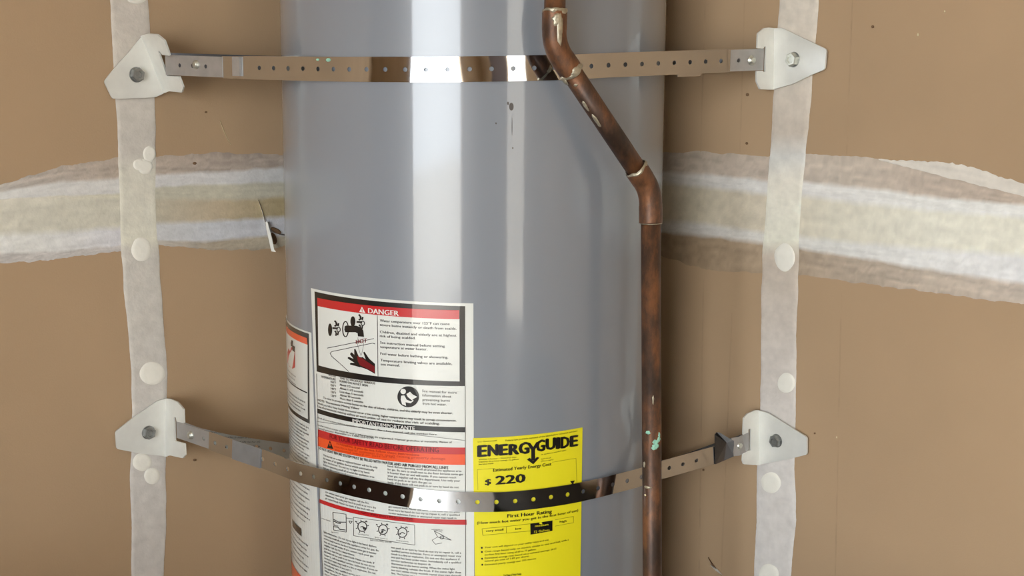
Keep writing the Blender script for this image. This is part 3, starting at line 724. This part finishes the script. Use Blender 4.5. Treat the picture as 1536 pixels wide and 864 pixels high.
# ------------------------------------------------------------------ straps
class Path:
    """plan path: straight from A to the tank, round it at radius r, straight to B"""
    def __init__(s, A, B, r, back=False):
        s.A, s.B, s.r, s.back = A, B, r, back
        sg = -1 if back else 1
        def tang(P, sd):
            d = Vector((P.x - TC.x, P.y - TC.y)); D = d.length; base = math.atan2(d.x, -d.y); off = math.acos(r / D)
            return base + sd * off
        ta = tang(A, 1 * sg); tb = tang(B, -1 * sg)
        if back: tb -= 2 * PI if tb > ta else 0
        s.ta, s.tb = ta, tb
        s.TA, s.TB = tp(ta, 0, r), tp(tb, 0, r)
        s.l1 = (Vector((A.x, A.y, 0)) - s.TA).length; s.l2 = abs(tb - ta) * r; s.l3 = (Vector((B.x, B.y, 0)) - s.TB).length
        s.len = s.l1 + s.l2 + s.l3
    def at(s, d):
        A0_, B0_ = Vector((s.A.x, s.A.y, 0)), Vector((s.B.x, s.B.y, 0))
        if d < s.l1: return A0_ + (s.TA - A0_) * (d / s.l1), Vector((math.sin(s.ta), -math.cos(s.ta), 0))
        if d < s.l1 + s.l2:
            th = s.ta + (s.tb - s.ta) * (d - s.l1) / s.l2; return tp(th, 0, s.r), Vector((math.sin(th), -math.cos(th), 0))
        return s.TB + (B0_ - s.TB) * ((d - s.l1 - s.l2) / s.l3), Vector((math.sin(s.tb), -math.cos(s.tb), 0))
    def find(s, px, y=None):
        """arc position seen at pixel column px (front run), and height for row y"""
        best = None; N = 1500
        for i in range(N + 1):
            d = s.len * i / N; p, n_ = s.at(d); q = Vector((p.x, p.y, (s.A.z + s.B.z) / 2)) - CAM
            x = 768 + F * q.dot(RT) / q.dot(FW)
            if best is None or abs(x - px) < best[0]: best = (abs(x - px), d, p)
        if y is None: return best[1]
        dr = ray(px, y); p = best[2]; t = math.hypot(p.x, p.y) / math.hypot(dr.x, dr.y)
        return best[1], CAMZ + dr.z * t

def band(name, path, zk, d0, d1, width, off, th, m, parent, holes=None, hr=.0026, cell=.0235, label=None, wk=None, wob=0, lean=0, leanx=9):
    """strap strip between d0 and d1; cells of length 'cell', holes punched where holes(d) is true"""
    V = {}; verts = []; F_ = []; info = []
    def zc(d): return interp(zk, d)[0]
    def vid(d, h):
        k = (round(d, 6), round(h, 6))
        if k not in V: V[k] = len(info); info.append((d, h))
        return V[k]
    ds = [d0]; ph = holes if holes is not None else d0 + cell / 2
    c = ph - cell / 2
    while c > d0: c -= cell
    c += cell if c < d0 - 1e-9 else 0
    edges = [d0]
    while c < d1:
        if c > d0 + 1e-6: edges.append(c)
        c += cell
    edges.append(d1)
    A8 = 16
    for a, b in zip(edges, edges[1:]):
        full = abs((b - a) - cell) < 1e-6
        if holes is None or not full:
            n = max(1, int((b - a) / .005)); 
            for i in range(n):
                x0, x1 = a + (b - a) * i / n, a + (b - a) * (i + 1) / n
                hs = [-.5, -.25, 0, .25, .5] if full or True else [-.5, .5]
                for h0, h1 in zip(hs, hs[1:]): F_.append((vid(x0, h0), vid(x1, h0), vid(x1, h1), vid(x0, h1)))
            continue
        mid = (a + b) / 2; hw = cell / 2; outer = []; inner = []
        for k in range(A8):
            an = 2 * PI * k / A8; cx, sy = math.cos(an), math.sin(an); sc = 1 / max(abs(cx), abs(sy))
            outer.append((mid + hw * cx * sc, .5 * sy * sc)); inner.append((mid + hr * cx, hr / width * sy))
        rings = [inner, [((i[0] * .6 + o_[0] * .4), (i[1] * .6 + o_[1] * .4)) for i, o_ in zip(inner, outer)], outer]
        for r0, r1 in zip(rings, rings[1:]):
            for k in range(A8):
                j = (k + 1) % A8; F_.append((vid(*r0[k]), vid(*r1[k]), vid(*r1[j]), vid(*r0[j])))
    n = len(info); front = []; back = []; nor = []
    for d, h in info:
        p, nn = path.at(max(0, min(path.len, d))); wdt = width * (interp(wk, d)[0] if wk else 1)
        p = p.copy(); p.z = zc(d) + h * wdt
        if wob:
            k = wob * noise.noise(Vector((d * 22, h * .8, 4)))
            tang = Z.cross(nn); nn2 = (nn + tang * k).normalized()
        else: nn2 = nn
        ln_ = lean * min(1, max(0, (leanx - d) / .03)) if lean else 0; nn2 = (nn2 + Z * ln_).normalized(); lo_ = ln_ * wdt * (.5 - h)
        front.append(p + nn * (off + th + lo_)); back.append(p + nn * (off + lo_)); nor.append(nn2)
    me = bpy.data.meshes.new(name)
    cnt = {}
    for q in F_:
        for i in range(4):
            e = (q[i], q[(i + 1) % 4]); cnt[tuple(sorted(e))] = cnt.get(tuple(sorted(e)), 0) + 1
    sgn = 1
    q = F_[0]; nf = (front[q[1]] - front[q[0]]).cross(front[q[3]] - front[q[0]])
    faces = []
    for q in F_:
        nf = (front[q[1]] - front[q[0]]).cross(front[q[2]] - front[q[0]])
        if nf.dot(nor[q[0]]) < 0: q = q[::-1]
        faces.append(tuple(q))
    nfront = len(faces)
    faces += [tuple(i + n for i in q[::-1]) for q in faces[:nfront]]
    for q in faces[:nfront]:
        for i in range(4):
            a, b = q[i], q[(i + 1) % 4]
            if cnt.get(tuple(sorted((a, b))), 0) == 1: faces.append((b, a, a + n, b + n))
    me.from_pydata([tuple(x) for x in front + back], [], faces); me.update()
    ln = []
    for pi_, pl in enumerate(me.polygons):
        pl.use_smooth = True
        for vi in pl.vertices:
            if pi_ < nfront: ln.append(tuple(nor[vi]))
            elif pi_ < 2 * nfront: ln.append(tuple(-nor[vi - n]))
            else: ln.append(tuple(pl.normal))
    me.normals_split_custom_set(ln)
    return link(name, me, m, parent, False, label)

def stud(path, px, y, r, parent, name='strap_bolt', m='bolt_bright'):
    d, z = path.find(px, y); p, n = path.at(d); p = p.copy(); p.z = z; u = Z.cross(n).normalized()
    bm = bmesh.new(); v = []; N = 20
    prof = [(r * 1.35, .001), (r * 1.3, .0026), (r * .95, .0028), (r * .9, .0042), (r * .62, .0052), (r * .3, .0046)]
    for rr, h in prof:
        for i in range(N): a = 2 * PI * i / N; v.append(p + u * rr * math.cos(a) + Z * rr * math.sin(a) + n * h)
    f = [(k * N + i, k * N + (i + 1) % N, (k + 1) * N + (i + 1) % N, (k + 1) * N + i) for k in range(5) for i in range(N)] + [tuple(range(5 * N, 6 * N))]
    me = bpy.data.meshes.new('t'); me.from_pydata([tuple(q) for q in v], [], f); bm.from_mesh(me)
    return bmobj(name, bm, M[m], parent, True)

# upper strap
def mkpath(kA, kB, r, back=False): return Path(SLOT[kA], SLOT[kB], r, back)
up = mkpath('UL', 'UR', R + .0012)
ust = empty('tank_strap', tp(up.ta, SLOT['UL'].z, R), 'shiny perforated steel strap round the top of the tank, above the labels', 'strap', 'steel straps holding the tank')
zk = []
for x, y in ((248, 97), (265, 98), (340, 101), (425, 102.5), (515, 104), (650, 104.6), (760, 103), (850, 101), (920, 97.5), (990, 95), (1060, 92.3), (1090, 91.2), (1130, 89.8), (1143, 89.2)): zk.append((lambda r_: (r_[0], [r_[1]]))(up.find(x, y)))
W1 = .0272
ds = up.find(367)
band('front_band', up, zk, ds, up.find(1094), W1, .0004, .0012, M['mirror'], ust, holes=up.find(579), wob=.02)
band('left_end_piece', up, zk, 0.0005, up.find(334), .0245, .0, .0012, M['zinc'], ust, holes=up.find(270), hr=.0026, label='dull grey strap end at the left bracket')
band('left_link', up, zk, up.find(333), up.find(372), .0262, -.0006, .0009, M['mirror'], ust)
band('crimp', up, [(d, [z[0] + .0012]) for d, z in zk], up.find(351), up.find(362), .0225, .0004, .003, M['zinc'], ust, label='small bright crimp at the strap joint')
band('right_end_piece', up, zk, up.find(1092), up.len - .0005, .0255, .0, .0012, M['zinc'], ust, holes=up.find(1107), label='dull grey strap end at the right bracket')
band('tag', up, [(d, [z[0] - .0135]) for d, z in zk], up.find(1017), up.find(1052), .006, -.001, .0008, M['mirror'], ust)
stud(up, 295, 97, .0042, ust); stud(up, 1126, 90.5, .0045, ust)
upb = mkpath('UL', 'UR', R + .0012, True)
band('rear_band', upb, [(0, [SLOT['UL'].z]), (.12, [SLOT['UL'].z - .0005]), (.3, [SLOT['UL'].z - .001]), (upb.len, [SLOT['UR'].z])], .002, upb.len - .002, .0255, .0004, .0012, M['mirror'], ust)
# bits of teal sealant on the strap
for x, y, r in ((478, 89.5, 3.2), (494, 90, 5)):
    d, z = up.find(x, y); th = up.at(d)[1]; pp = up.at(d)[0] + Z * z; u = Z.cross(th)
    bm = bmesh.new(); rr = r / F * 1.42
    bmesh.ops.create_icosphere(bm, subdivisions=2, radius=1)
    for v_ in bm.verts:
        c = v_.co; v_.co = pp + u * c.x * rr + Z * c.z * rr * .55 + th * (.0016 + c.y * .0006 + .0003)
    bmobj('sealant_fleck', bm, M['teal'], ust, True)

# lower strap
lo = mkpath('LL', 'LR', R + .0022)
lst = empty('tank_strap', tp(lo.ta, SLOT['LL'].z, R), 'shiny perforated steel strap sagging across the white and yellow labels', 'strap', 'steel straps holding the tank')
zk2 = []
for x, y in ((266, 644), (287, 651), (345, 671), (393, 687), (450, 709), (500, 721.5), (560, 735), (600, 743), (640, 749), (710, 752.5), (760, 752), (830, 744.5), (873, 737), (900, 731), (955, 717), (992, 704.5), (1072, 682.5), (1110, 668), (1122, 659)): zk2.append((lambda r_: (r_[0], [r_[1]]))(lo.find(x, y)))
W2 = .0232
band('front_band', lo, zk2, lo.find(315), lo.find(1073), W2, .0004, .0012, M['mirror'], lst, holes=lo.find(579), cell=.0215, wob=.06, lean=.07, leanx=lo.find(706))
band('left_end_piece', lo, zk2, .0005, lo.find(316), .0225, 0.0, .0012, M['zinc'], lst, holes=lo.find(306), label='dull grey strap end at the left bracket')
band('foil_wrap', lo, zk2, lo.find(351), lo.find(393), .0244, .0019, .0009, M['foil'], lst, label='silver foil tape wrapped on the strap', wob=.3, lean=.07, leanx=9)
stud(lo, 287, 652.5, .0042, lst)
lob = mkpath('LL', 'LR', R + .0012, True)
z0 = SLOT['LL'].z
def find_back(path, px, y, end=False):
    best = None
    for i in range(600):
        d = path.len * .35 * i / 600; d = path.len - d if end else d; p, _ = path.at(d); q = Vector((p.x, p.y, z0)) - CAM; x = 768 + F * q.dot(RT) / q.dot(FW)
        if best is None or abs(x - px) < best[0]: best = (abs(x - px), d, p)
    dr = ray(px, y); p = best[2]; return best[1], [CAMZ + dr.z * math.hypot(p.x, p.y) / math.hypot(dr.x, dr.y)]
zb = [(0, [z0 + .002])] + [find_back(lob, 300, 654), find_back(lob, 340, 663), find_back(lob, 390, 671), find_back(lob, 432, 677)]
zb += [(zb[-1][0] + .1, [zb[-1][1][0] - .01])] + [find_back(lob, 995, 702, True), find_back(lob, 1030, 692, True), find_back(lob, 1072, 677, True), find_back(lob, 1100, 668, True), (lob.len, [SLOT['LR'].z - .002])]
band('rear_band', lob, zb, .004, lob.len - .004, .0215, .0004, .0012, M['mirror'], lst, holes=find_back(lob, 425, 670)[0], cell=.0215)
# twisted end at the right bracket
dA = lo.find(1090); pm, nm = lo.at(dA)
def lp(x, y, off): return on_plane(x, y, Vector((pm.x, pm.y, 1)) + nm * off, nm)
bm = bmesh.new()
front = [(1072.5, 652), (1075.5, 648.5), (1080, 649), (1097, 659.5), (1101, 661), (1101, 684.5), (1086, 691), (1073, 696.5)]
hs = [.004, .009, .008, .003, .003, .002, .004, .003]
vv = [lp(x, y, h) for (x, y), h in zip(front, hs)]; cc = lp(1090, 664, .0075)
va = [bm.verts.new(q) for q in vv]; c0 = bm.verts.new(cc); vb = [bm.verts.new(q - nm * .001) for q in vv]; c1 = bm.verts.new(cc - nm * .001)
for i in range(8):
    j = (i + 1) % 8; bm.faces.new((va[i], va[j], c0)); bm.faces.new((vb[j], vb[i], c1)); bm.faces.new((va[j], va[i], vb[i], vb[j]))
bmobj('twisted_end_piece', bm, M['dark_zinc'], lst, False, 'dark grey strap end twisted like a bow')
bm = bmesh.new()
front = [(1096, 657), (1108, 655), (1112, 653), (1122.5, 648), (1122.5, 674), (1118, 678), (1109, 683), (1100, 684)]
vv = [lp(x, y, .001 + .0008 * (i % 3)) for i, (x, y) in enumerate(front)]
basis_poly(bm, vv, None, nm, .0012)
bmobj('right_end_piece', bm, M['zinc'], lst, False, 'dull grey strap end at the right bracket')
stud(lo, 1107, 668, .0042, lst)

# ------------------------------------------------------------------ copper relief pipe
def P3(px, py, yd): d = ray(px, py); return CAM + d * (yd / d.y)
def tube(pts, rads, N=28, cap=True):
    v = []; f = []; up_ = Vector((0, 1, 0)); n = len(pts)
    for i, q in enumerate(pts):
        t = (pts[min(n - 1, i + 1)] - pts[max(0, i - 1)]).normalized(); a = t.cross(up_).normalized(); b = t.cross(a)
        for k in range(N): an = 2 * PI * k / N; v.append(q + (a * math.cos(an) + b * math.sin(an)) * rads[i])
    for i in range(n - 1):
        for k in range(N): f.append((i * N + k, i * N + (k + 1) % N, (i + 1) * N + (k + 1) % N, (i + 1) * N + k))
    if cap: f += [tuple(range(N)), tuple(range((n - 1) * N, n * N))]
    return v, f
def tube_obj(name, pts, rads, m, parent, label=None, N=28):
    v, f = tube(pts, rads, N); bm = bmesh.new(); me = bpy.data.meshes.new('t'); me.from_pydata([tuple(q) for q in v], [], f); bm.from_mesh(me)
    bmesh.ops.recalc_face_normals(bm, faces=bm.faces); me = bpy.data.meshes.new(name); bm.to_mesh(me); bm.free()
    o = link(name, me, M[m], parent, False, label)
    for p_ in me.polygons: p_.use_smooth = len(p_.vertices) == 4
    return o
YU, YD = 1.378, 1.440
Bp = P3(831, 69, YU); Cp = P3(976, 286, YD)
Ap = Vector((Bp.x + .0015, YU, 1.3795)); Dp = P3(978.5, 864, YD); Dp = Dp + (Dp - Cp) / (Cp.z - Dp.z) * (Dp.z - .15)
pr = .01125; fr = .0133
pipe = empty('copper_pipe', Dp, 'tarnished copper relief pipe running down the front right of the tank', 'pipe')
tube_obj('upper_tube', [Ap, Bp + (Ap - Bp).normalized() * .022], [pr, pr], 'copper', pipe)
dv = (Cp - Bp).normalized(); BL = (Cp - Bp).length
tube_obj('diagonal_tube', [Bp + dv * .02, Cp - dv * .02], [pr, pr], 'copper', pipe)
tube_obj('lower_tube', [Cp + (Dp - Cp).normalized() * .025, Dp], [pr, pr], 'copper', pipe)
def elbow(P, a, b, la, lb, rad):
    da, db = (a - P).normalized(), (b - P).normalized(); r = .016; pts = [P + da * la, P + da * (la - .001), P + da * (r + .001)]
    rd = [fr, fr, fr]
    for i in range(9): t = i / 8; pts.append((P + da * r) * (1 - t) ** 2 + P * 2 * t * (1 - t) + (P + db * r) * t * t); rd.append(fr * .975)
    pts += [P + db * (r + .001), P + db * (lb - .001), P + db * lb]; rd += [fr, fr, fr]
    tube_obj('elbow_fitting', pts, rd, 'copper', pipe)
elbow(Bp, Ap, Cp, .036, .034, fr); elbow(Cp, Bp, Dp, .032, .036, fr)
def ring(P, d, r, w_=.003, amp=.4):
    d = d.normalized(); n_ = 6
    v, f = tube([P + d * (w_ * (i / n_ - .5)) for i in range(n_ + 1)], [r + .0011 * math.sin(PI * i / n_) for i in range(n_ + 1)], 28, False)
    v = [q + (noise.noise_vector(q * 160) * .0009 * amp * 2) for q in v]
    mesh('solder_ring', v, f, M['solder'], pipe, True)
ring(Bp + (Ap - Bp).normalized() * .036, Ap - Bp, fr - .0009, .0055, 1); ring(Bp + dv * .034, dv, fr - .0008, .006, 1.2)
ring(Cp - dv * .032, dv, fr - .0009, .0045, 1); ring(Cp + (Dp - Cp).normalized() * .0365, Dp - Cp, fr - .0014, .0015, .3)
def smear(P, axis, ang, la, wa, r, m, name, seed=0, th=.0009):
    """irregular patch hugging the pipe; ang measured from the camera side towards +X"""
    axis = axis.normalized(); fwd = (CAM - P); fwd = (fwd - axis * fwd.dot(axis)).normalized(); sd = fwd.cross(axis) * -1
    if sd.x < 0: sd = -sd
    v = []; f = []; N = 20
    def pt(s_, a_, h): return P + axis * s_ + (fwd * math.cos(a_) + sd * math.sin(a_)) * (r + h)
    v.append(pt(0, ang, th))
    for k, h in ((.5, th), (.85, th * .8), (1, -.0002)):
        for i in range(N):
            a = 2 * PI * i / N; kk = k * (1 + .45 * noise.noise(Vector((math.cos(a) * 1.6, math.sin(a) * 1.6, seed * 3.1))))
            v.append(pt(math.sin(a) * la * kk, ang + math.cos(a) * wa * kk / r, h))
    f = [(0, 1 + i, 1 + (i + 1) % N) for i in range(N)] + [(1 + q * N + i, 1 + (q + 1) * N + i, 1 + (q + 1) * N + (i + 1) % N, 1 + q * N + (i + 1) % N) for q in range(2) for i in range(N)]
    bm = bmesh.new(); me = bpy.data.meshes.new('t'); me.from_pydata([tuple(q) for q in v], [], f); bm.from_mesh(me)
    bmobj(name, bm, M[m], pipe, True)
smear(Bp + (Ap - Bp).normalized() * .018, Ap - Bp, .45, .015, .0038, fr, 'solder', 'solder_smear', 1)
smear(Bp + (Ap - Bp).normalized() * .027, Ap - Bp, .2, .006, .006, fr, 'solder', 'solder_smear', 2)
smear(Bp + dv * .032, dv, .5, .004, .008, fr, 'solder', 'solder_smear', 3)
smear(Bp + dv * .036, dv, -1.0, .006, .003, fr, 'solder', 'solder_smear', 4)
smear(Bp + dv * .046, dv, -.35, .002, .0022, pr, 'solder', 'solder_smear', 5)
smear(Bp + dv * .072, dv, -.75, .006, .0022, pr, 'solder', 'solder_smear', 6); smear(Bp + dv * .093, dv, -.65, .008, .0022, pr, 'solder', 'solder_smear', 7)
dd = (Dp - Cp).normalized()
def atrow(y):
    best = None
    for i in range(2000):
        q = Cp + dd * (i / 2000 * .7); k = q - CAM; yy = 432 - F * k.dot(UP) / k.dot(FW)
        if best is None or abs(yy - y) < best[0]: best = (abs(yy - y), q)
    return best[1]
for y, ang, la, wa, m, s in ((645.5, -.4, .002, .0032, 'teal', 1), (650, .85, .003, .0015, 'teal', 2), (659, .4, .003, .0036, 'teal', 3), (665, .45, .0033, .0042, 'teal', 4), (669, .25, .002, .0036, 'teal', 5), (656, .8, .003, .0022, 'teal', 8),
                             (694, -.9, .003, .0018, 'solder', 6), (727, -.5, .0014, .005, 'solder', 7), (739.5, -.75, .0013, .0014, 'gouge', 9), (596, .15, .006, .0012, 'solder', 10)):
    smear(atrow(y), dd, ang, la, wa, pr, m, 'verdigris_patch' if m == 'teal' else 'solder_smear', s)
# valve joining the pipe to the tank above the picture
vz = 1.39
tube_obj('relief_valve', [Vector((Ap.x, YU, vz - .01)), Vector((Ap.x, YU, vz + .06))], [.016, .016], 'solder', heater)
tube_obj('valve_stem', [Vector((Ap.x, YU, vz + .03)), Vector((Ap.x, TC.y - math.sqrt(R * R - (Ap.x - TC.x) ** 2) - .0006, vz + .0305))], [.013, .013], 'solder', heater)

# ------------------------------------------------------------------ black tote beside the right wall (unseen, added for the black reflection in the lower strap)
tote = empty('added_black_tote', CORNER + ER * 1.4 + EL * .32, 'unseen black tote by the right wall, added for its reflection in the strap', 'added box')
bm = bmesh.new(); o0 = CORNER + ER * .86 + EL * .06
v = [];
for z, k in ((0.001, .03), (.56, 0)):
    for a, b in ((0, 0), (1, 0), (1, 1), (0, 1)):
        v.append(bm.verts.new(o0 + ER * ((1.1 - 2 * k) * a + k) + EL * ((.5 - 2 * k) * b + k) + Z * z))
for q in ((0, 1, 2, 3), (4, 5, 6, 7), (0, 1, 5, 4), (1, 2, 6, 5), (2, 3, 7, 6), (3, 0, 4, 7)): bm.faces.new([v[i] for i in q])
bmobj('tub', bm, M['plastic'], tote)
bm = bmesh.new(); box(bm, o0 - ER * .015 - EL * .015 + Z * .56, ER * 1.13, EL * .53, Z * .035); bmobj('lid', bm, M['plastic'], tote)

# ------------------------------------------------------------------ brown wooden crate by the left wall (unseen, put in so the strap mirrors dark brown)
crate = empty('added_brown_crate', CORNER + EL * 1.75 + ER * .34, 'unseen dark brown crate by the left wall, added to be mirrored in the strap', 'crate')
o1 = CORNER + EL * 1.15 + ER * .06
for k in range(5):
    for (oo, al, ln_, inn) in ((o1, EL, 1.3, ER), (o1 + ER * .55, EL, 1.3, -ER), (o1, ER, .55, EL), (o1 + EL * 1.3, ER, .55, -EL)):
        bm = bmesh.new(); box(bm, oo + Z * (.001 + k * .13), al * ln_, inn * .018, Z * .126); bmobj('plank', bm, M['dark_brown'], crate)
bm = bmesh.new(); box(bm, o1 + Z * .652, EL * 1.3, ER * .55, Z * .018); bmobj('crate_lid', bm, M['dark_brown'], crate)
for (xs, y0, y1) in (((1058, 1051), -10, 228), ((1117, 1110), -10, 228), ((1279, 1270), -10, 232), ((1055, 1048), 420, 900), ((1098, 1080), 470, 900), ((1262, 1252), 440, 900)):
    sliver(1, [(xs[0] + (xs[1] - xs[0]) * t / 8, y0 + (y1 - y0) * t / 8) for t in range(9)], 2.2, 'crease', wall_right, 'paper_crease', .0005)
